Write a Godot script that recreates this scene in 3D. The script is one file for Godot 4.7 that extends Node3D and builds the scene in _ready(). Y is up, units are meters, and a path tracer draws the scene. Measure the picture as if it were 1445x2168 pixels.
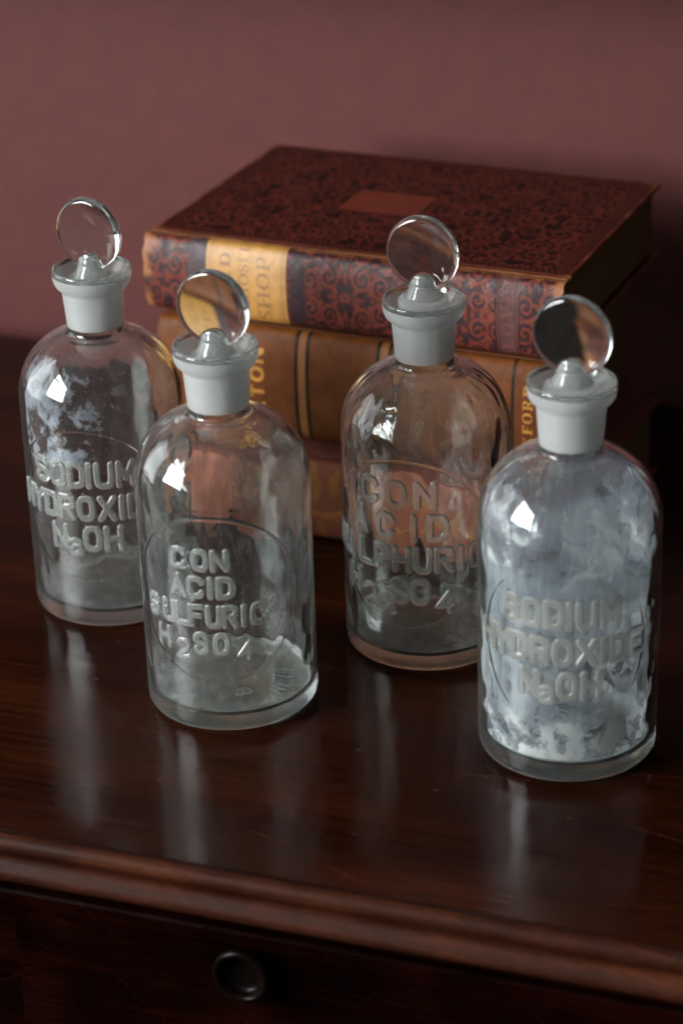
extends Node3D
# Four stoppered apothecary bottles and three old books on a mahogany chest of drawers, lit from a window at the left.

const MM := 0.001
const TABLE_TURN := -0.34558    # the chest and the wall stand 19.8 degrees off the camera
var M := {}

# ------------------------------------------------------------------ helpers
func mesh_of(v: PackedVector3Array, n: PackedVector3Array, uv: PackedVector2Array, idx: PackedInt32Array) -> ArrayMesh:
	var a := []
	a.resize(Mesh.ARRAY_MAX)
	a[Mesh.ARRAY_VERTEX] = v
	a[Mesh.ARRAY_NORMAL] = n
	if uv.size() == v.size():
		a[Mesh.ARRAY_TEX_UV] = uv
	a[Mesh.ARRAY_INDEX] = idx
	var m := ArrayMesh.new()
	m.add_surface_from_arrays(Mesh.PRIMITIVE_TRIANGLES, a)
	return m

func put(called: String, mesh: Mesh, mat: Material, parent: Node) -> MeshInstance3D:
	var o := MeshInstance3D.new()
	o.name = called
	o.mesh = mesh
	o.material_override = mat
	parent.add_child(o, true)
	return o

func thing(called: String, label: String, category: String, group := "") -> Node3D:
	var o := Node3D.new()
	o.name = called
	add_child(o, true)
	tag(o, label, category, group)
	return o

func tag(o: Node, label: String, category: String, group := "", kind := "") -> void:
	if label: o.set_meta("label", label)
	if category: o.set_meta("category", category)
	if group: o.set_meta("group", group)
	if kind: o.set_meta("kind", kind)

func std(color: Color, rough: float) -> StandardMaterial3D:   # color is linear
	var m := StandardMaterial3D.new()
	var a := color.a
	m.albedo_color = color.linear_to_srgb()
	m.albedo_color.a = a
	m.roughness = rough
	return m

func glass(color: Color, rough: float) -> StandardMaterial3D:
	var m := std(color, rough)
	m.refraction_enabled = true
	m.refraction_scale = 0.05
	m.transparency = BaseMaterial3D.TRANSPARENCY_ALPHA
	return m

# A grid of points: rows go up (or inwards) and columns to the right as seen from the front. Normals from its own slopes.
func grid_mesh(p: PackedVector3Array, rows: int, cols: int, uv: PackedVector2Array, closed := false) -> ArrayMesh:
	return mesh_of(p, grid_normals(p, rows, cols, closed), uv, grid_index(rows, cols, closed))

func grid_normals(p: PackedVector3Array, rows: int, cols: int, closed: bool) -> PackedVector3Array:
	var n := PackedVector3Array()
	n.resize(p.size())
	for i in rows:
		var i0 := maxi(i - 1, 0)
		var i1 := mini(i + 1, rows - 1)
		for j in cols:
			var j0 := j - 1
			var j1 := j + 1
			if closed:
				j0 = (j0 + cols) % cols
				j1 = j1 % cols
			else:
				j0 = maxi(j0, 0)
				j1 = mini(j1, cols - 1)
			var across := p[i * cols + j1] - p[i * cols + j0]
			var up := p[i1 * cols + j] - p[i0 * cols + j]
			if across.length_squared() < 1e-14:
				across = p[i1 * cols + j1] + p[i0 * cols + j1] - p[i1 * cols + j0] - p[i0 * cols + j0]
			n[i * cols + j] = across.cross(up).normalized()
	return n

func grid_index(rows: int, cols: int, closed: bool) -> PackedInt32Array:
	var idx := PackedInt32Array()
	for i in rows - 1:
		for j in (cols if closed else cols - 1):
			var k := (j + 1) % cols
			var a := i * cols + j
			var b := a + cols
			var c := (i + 1) * cols + k
			var d := i * cols + k
			idx.append_array(PackedInt32Array([a, b, c, a, c, d]))
	return idx

# A box with chamfered edges; uv runs over x and z (top and bottom) or, with side_uv, over x and y.
func chamfer_box(lo: Vector3, hi: Vector3, c: float) -> ArrayMesh:
	var st := SurfaceTool.new()
	st.begin(Mesh.PRIMITIVE_TRIANGLES)
	st.set_smooth_group(-1)
	var size := hi - lo
	var mid := (lo + hi) * 0.5
	var h := size * 0.5
	var vert := func(v: Vector3):
		st.set_uv(Vector2((v.x + h.x) / size.x, (v.z + h.z) / size.z))
		st.add_vertex(v + mid)
	var quad := func(a: Vector3, b: Vector3, cc: Vector3, d: Vector3):
		var nn := (b - a).cross(d - a)
		if nn.dot((a + b + cc + d) * 0.25) > 0.0:   # clockwise seen from outside
			vert.call(a); vert.call(d); vert.call(cc); vert.call(a); vert.call(cc); vert.call(b)
		else:
			vert.call(a); vert.call(b); vert.call(cc); vert.call(a); vert.call(cc); vert.call(d)
	for axis in 3:
		var u := (axis + 1) % 3
		var w := (axis + 2) % 3
		for s: float in [-1.0, 1.0]:
			var q := []
			for k: Vector2 in [Vector2(-1, -1), Vector2(1, -1), Vector2(1, 1), Vector2(-1, 1)]:
				var v := Vector3()
				v[axis] = s * h[axis]
				v[u] = k.x * (h[u] - c)
				v[w] = k.y * (h[w] - c)
				q.append(v)
			quad.call(q[0], q[1], q[2], q[3])
		for su: float in [-1.0, 1.0]:
			for sw: float in [-1.0, 1.0]:
				var q := []
				for e: Vector2 in [Vector2(-1, 0), Vector2(1, 0), Vector2(1, 1), Vector2(-1, 1)]:
					var v := Vector3()
					v[axis] = e.x * (h[axis] - c)
					v[u] = su * (h[u] - (c if e.y > 0.5 else 0.0))
					v[w] = sw * (h[w] - (0.0 if e.y > 0.5 else c))
					q.append(v)
				quad.call(q[0], q[1], q[2], q[3])
	for sx: float in [-1.0, 1.0]:
		for sy: float in [-1.0, 1.0]:
			for sz: float in [-1.0, 1.0]:
				var a := Vector3(sx * h.x, sy * (h.y - c), sz * (h.z - c))
				var b := Vector3(sx * (h.x - c), sy * h.y, sz * (h.z - c))
				var d := Vector3(sx * (h.x - c), sy * (h.y - c), sz * h.z)
				if (b - a).cross(d - a).dot(a) > 0.0:
					vert.call(a); vert.call(d); vert.call(b)
				else:
					vert.call(a); vert.call(b); vert.call(d)
	st.generate_normals()
	return st.commit()

# Sweeps a closed outline (z forward, y up, listed so that the inside is on the left when looking along +x) along x.
func extrude(outline: PackedVector2Array, x0: float, x1: float, steps: int, uv_len: float) -> ArrayMesh:
	var st := SurfaceTool.new()
	st.begin(Mesh.PRIMITIVE_TRIANGLES)
	var n := outline.size()
	var run := PackedFloat32Array([0.0])
	for k in n:
		run.append(run[k] + outline[k].distance_to(outline[(k + 1) % n]))
	for k in n:
		var a := outline[k]
		var b := outline[(k + 1) % n]
		for s in steps:
			var xa := lerpf(x0, x1, float(s) / steps)
			var xb := lerpf(x0, x1, float(s + 1) / steps)
			var p := [Vector3(xa, a.y, a.x), Vector3(xb, a.y, a.x), Vector3(xb, b.y, b.x), Vector3(xa, b.y, b.x)]
			var t := [Vector2(xa, -run[k]), Vector2(xb, -run[k]), Vector2(xb, -run[k + 1]), Vector2(xa, -run[k + 1])]
			for q in [0, 2, 1, 0, 3, 2]:
				st.set_uv(t[q] / uv_len)
				st.set_smooth_group(0)
				st.add_vertex(p[q])
	var tris := Geometry2D.triangulate_polygon(outline)
	for k in range(0, tris.size(), 3):
		for end: float in [x0, x1]:
			var c := [outline[tris[k]], outline[tris[k + 1]], outline[tris[k + 2]]]
			var turn: float = (c[1] - c[0]).cross(c[2] - c[0])
			var order := [0, 1, 2] if (turn > 0.0) == (end == x0) else [0, 2, 1]
			for q: int in order:
				st.set_uv(c[q] / uv_len)
				st.set_smooth_group(-1)
				st.add_vertex(Vector3(end, c[q].y, c[q].x))
	st.generate_normals()
	return st.commit()

# ------------------------------------------------------------------ pictures of materials
func noise(seed_: int, freq: float, octaves := 4, type := FastNoiseLite.TYPE_SIMPLEX_SMOOTH) -> FastNoiseLite:
	var n := FastNoiseLite.new()
	n.seed = seed_
	n.noise_type = type
	n.frequency = freq
	n.fractal_type = FastNoiseLite.FRACTAL_FBM if octaves > 1 else FastNoiseLite.FRACTAL_NONE
	n.fractal_octaves = octaves
	return n

func bytes(n: FastNoiseLite, w: int, h: int, sx := 1, sy := 1) -> PackedByteArray:   # sx, sy: how far the pattern is drawn out
	var im := n.get_image(maxi(w / sx, 4), maxi(h / sy, 4), false, false, false)
	if sx > 1 or sy > 1:
		im.resize(w, h, Image.INTERPOLATE_CUBIC)
	return im.get_data()

func tex(w: int, h: int, d: PackedByteArray, alpha := false) -> ImageTexture:
	return ImageTexture.create_from_image(Image.create_from_data(w, h, false, Image.FORMAT_RGBA8 if alpha else Image.FORMAT_RGB8, d))

func grey_tex(w: int, h: int, d: PackedByteArray) -> ImageTexture:
	return ImageTexture.create_from_image(Image.create_from_data(w, h, false, Image.FORMAT_L8, d))

# Lettering as a mask: the triangles of a TextMesh filled into bytes of a w by h picture. along and up are picture directions (y down) of one unit.
func write_mask(mask: PackedByteArray, w: int, h: int, text: String, family: String, weight: int, at: Vector2, along: Vector2, up: Vector2, cap_px: float, spread := 1.0) -> void:
	var f := SystemFont.new()
	f.font_names = PackedStringArray([family])
	f.font_weight = weight
	var x := 0.0
	var ref := TextMesh.new()
	ref.font = f; ref.text = "H"; ref.font_size = 64; ref.pixel_size = 0.01; ref.depth = 0.0
	var cap := ref.get_aabb().size.y
	for ch in text:
		if ch == " ":
			x += 0.5 * cap_px
			continue
		var tm := TextMesh.new()
		tm.font = f; tm.text = ch; tm.font_size = 64; tm.pixel_size = 0.01; tm.depth = 0.0
		tm.horizontal_alignment = HORIZONTAL_ALIGNMENT_LEFT
		var ar := tm.get_mesh_arrays()
		var v: PackedVector3Array = ar[Mesh.ARRAY_VERTEX]
		var ix = ar[Mesh.ARRAY_INDEX]
		var box := tm.get_aabb()
		var hb := tm.get_aabb().position
		var order: PackedInt32Array = ix if ix != null and ix.size() else PackedInt32Array(range(v.size()))
		var k := cap_px / cap
		for t in range(0, order.size(), 3):
			var q := []
			for e in 3:
				var s := v[order[t + e]]
				q.append(at + along * (x + (s.x - hb.x) * k) + up * ((s.y - hb.y) * k))
			fill_tri(mask, w, h, q[0], q[1], q[2])
		x += box.size.x * k + 0.22 * cap_px * spread

func fill_tri(mask: PackedByteArray, w: int, h: int, a: Vector2, b: Vector2, c: Vector2) -> void:
	var area := (b - a).cross(c - a)
	if absf(area) < 1e-6: return
	for y in range(maxi(0, int(floor(minf(a.y, minf(b.y, c.y))))), mini(h - 1, int(ceil(maxf(a.y, maxf(b.y, c.y))))) + 1):
		for x in range(maxi(0, int(floor(minf(a.x, minf(b.x, c.x))))), mini(w - 1, int(ceil(maxf(a.x, maxf(b.x, c.x))))) + 1):
			var p := Vector2(x + 0.5, y + 0.5)
			var u := (b - a).cross(p - a) / area
			var s := (p - a).cross(c - a) / area
			if u >= -0.02 and s >= -0.02 and u + s <= 1.02:
				mask[y * w + x] = 255

func blank(n: int) -> PackedByteArray:
	var b := PackedByteArray()
	b.resize(n)
	return b

func s8(linear: float) -> int:
	return int(clampf((1.055 * pow(maxf(linear, 0.0), 1.0 / 2.4) - 0.055 if linear > 0.0031 else 12.92 * linear) * 255.0, 0.0, 255.0))

# ------------------------------------------------------------------ bottles
const STROKES := {
	"S": "96 80,80 96,50 100,20 96,4 82,4 66,20 55,50 50,80 45,96 33,96 17,80 4,50 0,20 4,4 20",
	"O": "50 100,22 97,5 82,0 62,0 38,5 18,22 3,50 0,78 3,95 18,100 38,100 62,95 82,78 97,50 100",
	"D": "0 0,0 100,50 100,82 94,98 76,100 50,98 24,82 6,50 0,0 0",
	"I": "50 0,50 100",
	"U": "0 100,0 30,8 9,28 0,72 0,92 9,100 30,100 100",
	"M": "0 0,0 100,50 30,100 100,100 0",
	"H": "0 0,0 100;100 0,100 100;0 50,100 50",
	"Y": "0 100,50 50,100 100;50 50,50 0",
	"R": "0 0,0 100,60 100,92 93,100 75,92 57,60 50,0 50;50 50,100 0",
	"X": "0 0,100 100;0 100,100 0",
	"E": "100 100,0 100,0 0,100 0;0 50,80 50",
	"N": "0 0,0 100,100 0,100 100",
	"a": "8 86,45 100,90 88,96 60,96 0;96 58,40 56,6 36,16 6,55 2,96 28",
	"C": "97 78,84 95,50 100,16 95,2 76,0 50,2 24,16 5,50 0,84 5,97 22",
	"A": "0 0,50 100,100 0;20 34,80 34",
	"L": "0 100,0 0,100 0",
	"F": "100 100,0 100,0 0;0 52,80 52",
	"P": "0 0,0 100,60 100,92 93,100 74,92 54,60 46,0 46",
	"2": "3 78,18 96,50 100,84 94,97 73,84 50,40 24,3 0,100 0",
	"4": "75 0,75 100,0 30,100 30",
}

func glyph(ch: String) -> Array:
	var out := []
	for part: String in STROKES[ch].split(";"):
		var line := PackedVector2Array()
		for pair in part.split(","):
			var xy := pair.split(" ")
			line.append(Vector2(float(xy[0]), float(xy[1])) / 100.0)
		out.append(line)
	return out

func seg_dist(p: Vector2, a: Vector2, b: Vector2) -> float:
	var ab := b - a
	var t := clampf((p - a).dot(ab) / maxf(ab.length_squared(), 1e-9), 0.0, 1.0)
	return p.distance_to(a + ab * t)

# letters: [character, middle in degrees round the bottle, width in mm, bottom and top heights in mm]
# plate: the round plate mark, [middle in degrees, height, radius in mm]
func make_bottle(letters: Array, plate: Vector3, seed_: int, wave: float, letter_mat: Material) -> Node3D:
	var root := Node3D.new()
	var wob := noise(seed_, 1.0, 2)
	var wob2 := noise(seed_ + 50, 1.0, 3)
	# --- outside, from the middle of the foot to where the shoulder begins, with raised letters
	var hs := PackedFloat32Array()
	var rs := PackedFloat32Array()
	for q: Vector2 in [Vector2(0.01, 1.6), Vector2(14, 1.4), Vector2(26, 1.0), Vector2(31, 0.5), Vector2(34, 0.1), Vector2(36, 0.0), Vector2(37.4, 0.25), Vector2(38.6, 0.9), Vector2(39.3, 1.8), Vector2(39.75, 3.0), Vector2(39.95, 4.5), Vector2(40, 6.5), Vector2(40, 10), Vector2(40, 14), Vector2(40, 19), Vector2(40, 23)]:
		rs.append(q.x); hs.append(q.y)
	var first := hs.size()
	var step := 0.32
	var count := int((111.6 - 24.0) / step)
	for i in count:
		hs.append(24.0 + i * step); rs.append(40.0)
	hs.append(112.0); rs.append(40.0)
	var rows := hs.size()
	var az := PackedFloat32Array()
	var a0 := -94.0
	var a1 := 56.0
	var dstep := rad_to_deg(step / 40.0)
	var na := int((a1 - a0) / dstep)
	for j in na: az.append(a0 + j * dstep)
	var nb := 70
	for j in nb: az.append(a1 + (360.0 - (a1 - a0)) * j / nb)
	var cols := az.size()
	var lift := PackedFloat32Array()
	lift.resize(rows * cols)
	var which := PackedInt32Array()
	which.resize(rows * cols)
	which.fill(-1)
	var hw := 1.36
	for L in letters.size():
		var g: Array = letters[L]
		var lines := glyph(g[0])
		var small: bool = g[4] - g[3] < 12.2
		var w2: float = hw * (0.62 if g[0] in ["2", "4", "a"] else 0.82 if small else 1.0)
		var width: float = g[2] - 2.0 * w2
		var low: float = g[3] + w2
		var tall: float = g[4] - g[3] - 2.0 * w2
		var left: float = g[1] * PI / 180.0 * 40.0 - width * 0.5
		var j0 := maxi(0, int((rad_to_deg((left - 2.4) / 40.0) - a0) / dstep))
		var j1 := mini(na - 1, int((rad_to_deg((left + width + 2.4) / 40.0) - a0) / dstep) + 1)
		var i0 := maxi(first, first + int((g[3] - 1.0 - 24.0) / step))
		var i1 := mini(first + count - 1, first + int((g[4] + 1.0 - 24.0) / step) + 1)
		for i in range(i0, i1 + 1):
			for j in range(j0, j1 + 1):
				var p := Vector2(deg_to_rad(az[j]) * 40.0 - left, hs[i] - low)
				var d := 99.0
				for line: PackedVector2Array in lines:
					for k in line.size() - 1:
						d = minf(d, seg_dist(p, line[k] * Vector2(width, tall), line[k + 1] * Vector2(width, tall)))
				var up := 1.0 - smoothstep(w2 - 0.10, w2 + 0.30, d)
				if up > 0.0:
					var e := i * cols + j
					lift[e] = maxf(lift[e], up * 0.62)
					if up > 0.03: which[e] = L
	var p := PackedVector3Array()
	p.resize(rows * cols)
	for i in rows:
		for j in cols:
			var a := deg_to_rad(az[j])
			var r := rs[i]
			var e := i * cols + j
			if i >= 8:
				r += wob.get_noise_3d(cos(a) * 2.0, sin(a) * 2.0, hs[i] / 22.0) * 0.10 * wave
				if j < na:
					var dd := Vector2((deg_to_rad(az[j]) - deg_to_rad(plate.x)) * 40.0, hs[i] - plate.y).length() - plate.z
					r += 0.28 * exp(-dd * dd / 0.22) * smoothstep(100, 85, absf(rad_to_deg(atan2(hs[i] - plate.y, 1.0)) ))
				r += lift[e]
			p[e] = Vector3(sin(a) * r, hs[i], cos(a) * r) * MM
	var n := grid_normals(p, rows, cols, true)
	var body := PackedInt32Array()
	var foot := PackedInt32Array()
	var per := {}
	for i in rows - 1:
		for j in cols:
			var k := (j + 1) % cols
			var a := i * cols + j
			var b := a + cols
			var c := (i + 1) * cols + k
			var d := i * cols + k
			var id := maxi(maxi(which[a], which[b]), maxi(which[c], which[d]))
			if i < 7:
				foot.append_array(PackedInt32Array([a, b, c, a, c, d]))
			elif id < 0:
				body.append_array(PackedInt32Array([a, b, c, a, c, d]))
			else:
				if not per.has(id): per[id] = PackedInt32Array()
				var mine: PackedInt32Array = per[id]
				mine.append_array(PackedInt32Array([a, b, c, a, c, d]))
				per[id] = mine
	put("glass_body", mesh_of(p, n, PackedVector2Array(), body), M.glass, root)
	put("frosted_foot", compact(p, n, foot), M.foot, root)  # frosted underside, its pale green imitates light gathered in the base
	for id in letters.size():
		if not per.has(id): continue
		var seen := {}
		var v2 := PackedVector3Array()
		var n2 := PackedVector3Array()
		var ix := PackedInt32Array()
		for e in per[id]:
			if not seen.has(e):
				seen[e] = v2.size()
				v2.append(p[e]); n2.append(n[e])
			ix.append(seen[e])
		put("raised_letter", mesh_of(v2, n2, PackedVector2Array(), ix), letter_mat, root)
	# --- shoulder, neck, lip and the whole inside: [name, material, outline in mm]
	var shoulder := PackedVector2Array()
	for k in 33:
		var t := PI * 0.5 * k / 32.0
		var q := Vector2(9.0 + 31.0 * cos(t), 112.0 + 32.0 * sin(t))
		if q.x > 16.6: shoulder.append(q)
	for q: Vector2 in [Vector2(15.4, 143.45), Vector2(14.5, 143.9), Vector2(13.95, 144.7), Vector2(13.75, 145.8), Vector2(13.72, 147.2)]: shoulder.append(q)
	var neck := PackedVector2Array([Vector2(13.72, 147.2)])
	for k in range(1, 11): neck.append(Vector2(lerpf(13.72, 15.0, k / 10.0), lerpf(147.2, 164.4, k / 10.0)))
	for q: Vector2 in [Vector2(15.15, 164.9), Vector2(15.7, 165.5), Vector2(16.6, 166.3), Vector2(17.6, 167.3), Vector2(18.3, 168.5), Vector2(18.8, 170.0), Vector2(19.05, 171.6), Vector2(19.15, 173.2)]: neck.append(q)
	var lip := PackedVector2Array()
	for q: Vector2 in [Vector2(19.15, 173.2), Vector2(19.2, 174.6), Vector2(19.1, 175.3), Vector2(18.8, 175.8), Vector2(18.4, 176.0), Vector2(17.95, 175.9), Vector2(17.55, 175.5), Vector2(17.2, 174.8), Vector2(16.7, 173.6), Vector2(15.9, 172.0), Vector2(14.8, 170.4), Vector2(13.6, 169.2), Vector2(12.6, 168.4), Vector2(12.1, 167.6)]: lip.append(q)
	var bore := PackedVector2Array([Vector2(12.1, 167.6)])
	for k in range(1, 9): bore.append(Vector2(lerpf(12.05, 10.9, k / 8.0), lerpf(167.0, 147.5, k / 8.0)))
	var inside := PackedVector2Array([Vector2(10.9, 147.5), Vector2(10.8, 145.5), Vector2(10.85, 143.4), Vector2(11.3, 142.2), Vector2(12.4, 141.4), Vector2(14.2, 140.95)])
	for k in range(32, -1, -1):
		var t := PI * 0.5 * k / 32.0
		var q := Vector2(9.0 + 28.2 * cos(t), 112.0 + 29.0 * sin(t))
		if q.x > 15.4: inside.append(q)
	for k in range(1, 33): inside.append(Vector2(37.2, 112.0 - 100.0 * k / 32.0))
	for q: Vector2 in [Vector2(37.1, 11), Vector2(36.8, 9.8), Vector2(36.1, 8.6), Vector2(35.0, 7.7), Vector2(33.0, 7.1), Vector2(29.0, 6.8), Vector2(22.0, 7.0), Vector2(12.0, 7.6), Vector2(0.01, 8.0)]: inside.append(q)
	var turns := 144
	for part in [["glass_shoulder", M.glass, shoulder, 0.10], ["ground_neck", M.frost, neck, 0.0], ["flared_lip", M.glass, lip, 0.04], ["ground_bore", M.frost, bore, 0.0], ["inner_wall", M.glass_inside, inside, 0.55]]:
		var line: PackedVector2Array = part[2]
		var q := PackedVector3Array()
		for i in line.size():
			for j in turns:
				var a := TAU * j / turns
				var r := line[i].x
				var h := line[i].y
				if part[3] > 0.0 and r > 17.0:
					var fade := smoothstep(17.0, 30.0, r)
					if part[3] > 0.3:
						fade *= smoothstep(8.0, 22.0, h)
						r += (wob2.get_noise_3d(cos(a) * 1.6, sin(a) * 1.6, h / 40.0) * part[3] + wob.get_noise_3d(cos(a) * 5.0, sin(a) * 5.0, h / 45.0) * 0.12) * wave * fade
					elif part[3] > 0.08:
						r += wob.get_noise_3d(cos(a) * 2.0, sin(a) * 2.0, h / 22.0) * part[3] * wave * clampf(fade + float(i == 0), 0, 1)
				q.append(Vector3(sin(a) * r, h, cos(a) * r) * MM)
		put(part[0], grid_mesh(q, line.size(), turns, PackedVector2Array(), true), part[1], root)
	return root

# A sheet of residue just inside the inner wall: from the foot's inside up to the shoulder.
func residue(parent: Node3D, called: String, mat: Material, h0: float, h1: float) -> void:
	var q := PackedVector3Array()
	var uv := PackedVector2Array()
	var line := []
	for k in 25:
		line.append(Vector2(36.5, lerpf(h0, 112.0, k / 24.0)))
	for k in range(1, 21):
		var t := 1.25 * k / 20.0
		var v := Vector2(9.0 + 27.5 * cos(t), 112.0 + 28.3 * sin(t))
		if v.y < h1: line.append(v)
	var cols := 97
	for i in line.size():
		for j in cols:
			var a := TAU * j / (cols - 1) + PI
			q.append(Vector3(sin(a) * line[i].x, line[i].y, cos(a) * line[i].x) * MM)
			uv.append(Vector2(float(j) / (cols - 1), 1.0 - (line[i].y - 8.0) / 132.0))
	put(called, grid_mesh(q, line.size(), cols, uv), mat, parent)

func sediment(parent: Node3D, called: String, mat: Material) -> void:
	var q := PackedVector3Array()
	var uv := PackedVector2Array()
	var line := [Vector2(36.4, 10.4), Vector2(35.6, 9.0), Vector2(34.6, 8.3), Vector2(32.6, 7.6), Vector2(29, 7.3), Vector2(22, 7.5), Vector2(12, 8.1), Vector2(0.05, 8.5)]
	for v: Vector2 in line:
		for j in 73:
			var a := TAU * j / 72
			q.append(Vector3(sin(a) * v.x, v.y, cos(a) * v.x) * MM)
			uv.append(Vector2(0.5 + sin(a) * v.x / 74.0, 0.5 + cos(a) * v.x / 74.0))
	put(called, grid_mesh(q, line.size(), 73, uv), mat, parent)

# ------------------------------------------------------------------ stopper: a ground plug, a cone and an upright disc as one smooth body
func smin(a: float, b: float, k: float) -> float:
	var h := clampf(0.5 + 0.5 * (b - a) / k, 0.0, 1.0)
	return lerpf(b, a, h) - k * h * (1.0 - h)

func cone_field(rho: float, y: float) -> float:
	var t := clampf((y - 168.0) / 9.8, 0.0, 1.0)
	var cy := 168.0 + 9.8 * t
	return sqrt(rho * rho + (y - cy) * (y - cy)) - lerpf(11.2, 5.6, t)

func disc_field(x: float, y: float, z: float) -> float:
	var dx := sqrt(x * x * 1.02 + (y - 192.8) * (y - 192.8))
	var ex := maxf(dx - 15.2, 0.0)
	var ew := maxf(absf(z) - 1.25 * (1.0 - minf(dx / 15.2, 1.0) ** 2) - 0.15, 0.0)
	return sqrt(ex * ex + ew * ew) - 2.6

func stopper_field(x: float, y: float, z: float) -> float:
	var rho := sqrt(x * x + z * z)
	var rp := 10.55 + (y - 148.0) * 0.05
	var plug := maxf(rho - rp, maxf(y - 171.0, 148.0 - y))
	if y > 169.0 and rho > rp - 1.5:      # softened upper edge
		plug = maxf(plug, ((rho - rp) + (y - 171.0)) * 0.7071 + 0.35)
	return smin(smin(plug, cone_field(rho, y), 2.0), disc_field(x, y, z), 1.4)

func surface_nets(lo: Vector3, hi: Vector3, cell: float) -> Array:
	var nx := int((hi.x - lo.x) / cell) + 1
	var ny := int((hi.y - lo.y) / cell) + 1
	var nz := int((hi.z - lo.z) / cell) + 1
	var f := PackedFloat32Array()
	f.resize(nx * ny * nz)
	for k in nz:
		for j in ny:
			for i in nx:
				f[(k * ny + j) * nx + i] = stopper_field(lo.x + i * cell, lo.y + j * cell, lo.z + k * cell)
	var id := PackedInt32Array()
	id.resize(nx * ny * nz)
	id.fill(-1)
	var v := PackedVector3Array()
	var n := PackedVector3Array()
	var offs := [0, 1, nx, nx + 1, nx * ny, nx * ny + 1, nx * ny + nx, nx * ny + nx + 1]
	var corner := [Vector3(0, 0, 0), Vector3(1, 0, 0), Vector3(0, 1, 0), Vector3(1, 1, 0), Vector3(0, 0, 1), Vector3(1, 0, 1), Vector3(0, 1, 1), Vector3(1, 1, 1)]
	var edges := [[0, 1], [2, 3], [4, 5], [6, 7], [0, 2], [1, 3], [4, 6], [5, 7], [0, 4], [1, 5], [2, 6], [3, 7]]
	for k in nz - 1:
		for j in ny - 1:
			for i in nx - 1:
				var at := (k * ny + j) * nx + i
				var inside := 0
				for c in 8:
					if f[at + offs[c]] < 0.0: inside += 1
				if inside == 0 or inside == 8: continue
				var sum := Vector3()
				var m := 0
				for e in edges:
					var a := f[at + offs[e[0]]]
					var b := f[at + offs[e[1]]]
					if (a < 0.0) != (b < 0.0):
						sum += corner[e[0]].lerp(corner[e[1]], a / (a - b))
						m += 1
				var q := lo + (Vector3(i, j, k) + sum / m) * cell
				id[at] = v.size()
				var g := Vector3(stopper_field(q.x + 0.05, q.y, q.z) - stopper_field(q.x - 0.05, q.y, q.z), stopper_field(q.x, q.y + 0.05, q.z) - stopper_field(q.x, q.y - 0.05, q.z), stopper_field(q.x, q.y, q.z + 0.05) - stopper_field(q.x, q.y, q.z - 0.05)).normalized()
				q -= g * stopper_field(q.x, q.y, q.z) * 0.8
				v.append(q * MM)
				n.append(g)
	var low := PackedInt32Array()
	var high := PackedInt32Array()
	var cone := PackedInt32Array()
	var stride := [1, nx, nx * ny]
	for k in range(1, nz - 1):
		for j in range(1, ny - 1):
			for i in range(1, nx - 1):
				var at := (k * ny + j) * nx + i
				for ax in 3:
					var a := f[at] < 0.0
					var b := f[at + stride[ax]] < 0.0
					if a == b: continue
					var u: int = stride[(ax + 1) % 3]
					var w: int = stride[(ax + 2) % 3]
					var q := [id[at], id[at - u], id[at - u - w], id[at - w]]
					if q.min() < 0: continue
					if not a: q.reverse()
					var t := [q[0], q[2], q[1], q[0], q[3], q[2]]
					var top := v[q[0]].y + v[q[2]].y > 2.0 * 171.9 * MM
					var mid := (v[q[0]] + v[q[2]]) * 0.5 / MM
					if not top: low.append_array(PackedInt32Array(t))
					elif cone_field(sqrt(mid.x * mid.x + mid.z * mid.z), mid.y) < disc_field(mid.x, mid.y, mid.z): cone.append_array(PackedInt32Array(t))
					else: high.append_array(PackedInt32Array(t))
	return [v, n, low, high, cone]

func compact(v: PackedVector3Array, n: PackedVector3Array, idx: PackedInt32Array) -> ArrayMesh:
	var seen := {}
	var v2 := PackedVector3Array()
	var n2 := PackedVector3Array()
	var ix := PackedInt32Array()
	for e in idx:
		if not seen.has(e):
			seen[e] = v2.size()
			v2.append(v[e]); n2.append(n[e])
		ix.append(seen[e])
	return mesh_of(v2, n2, PackedVector2Array(), ix)

# ------------------------------------------------------------------ books: x along the spine, y up, spine towards +z
func book_spine_line(t: float, bulge: float) -> PackedVector2Array:   # (z, y) from the upper hinge round the back to the lower hinge
	var line := PackedVector2Array([Vector2(-0.0085, t + 0.0003), Vector2(-0.0065, t - 0.0002), Vector2(-0.005, t - 0.0010), Vector2(-0.0035, t - 0.0006), Vector2(-0.002, t + 0.0001)])
	for k in 25:
		var a := PI * (0.5 - k / 24.0)
		line.append(Vector2(bulge * pow(maxf(cos(a), 0.0), 0.8), t * 0.5 + t * 0.5 * signf(sin(a)) * pow(absf(sin(a)), 0.95)))
	for q: Vector2 in [Vector2(-0.002, -0.0001), Vector2(-0.0035, 0.0006), Vector2(-0.005, 0.0010), Vector2(-0.0065, 0.0002), Vector2(-0.0085, -0.0003)]:
		line.append(q)
	return line

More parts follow.
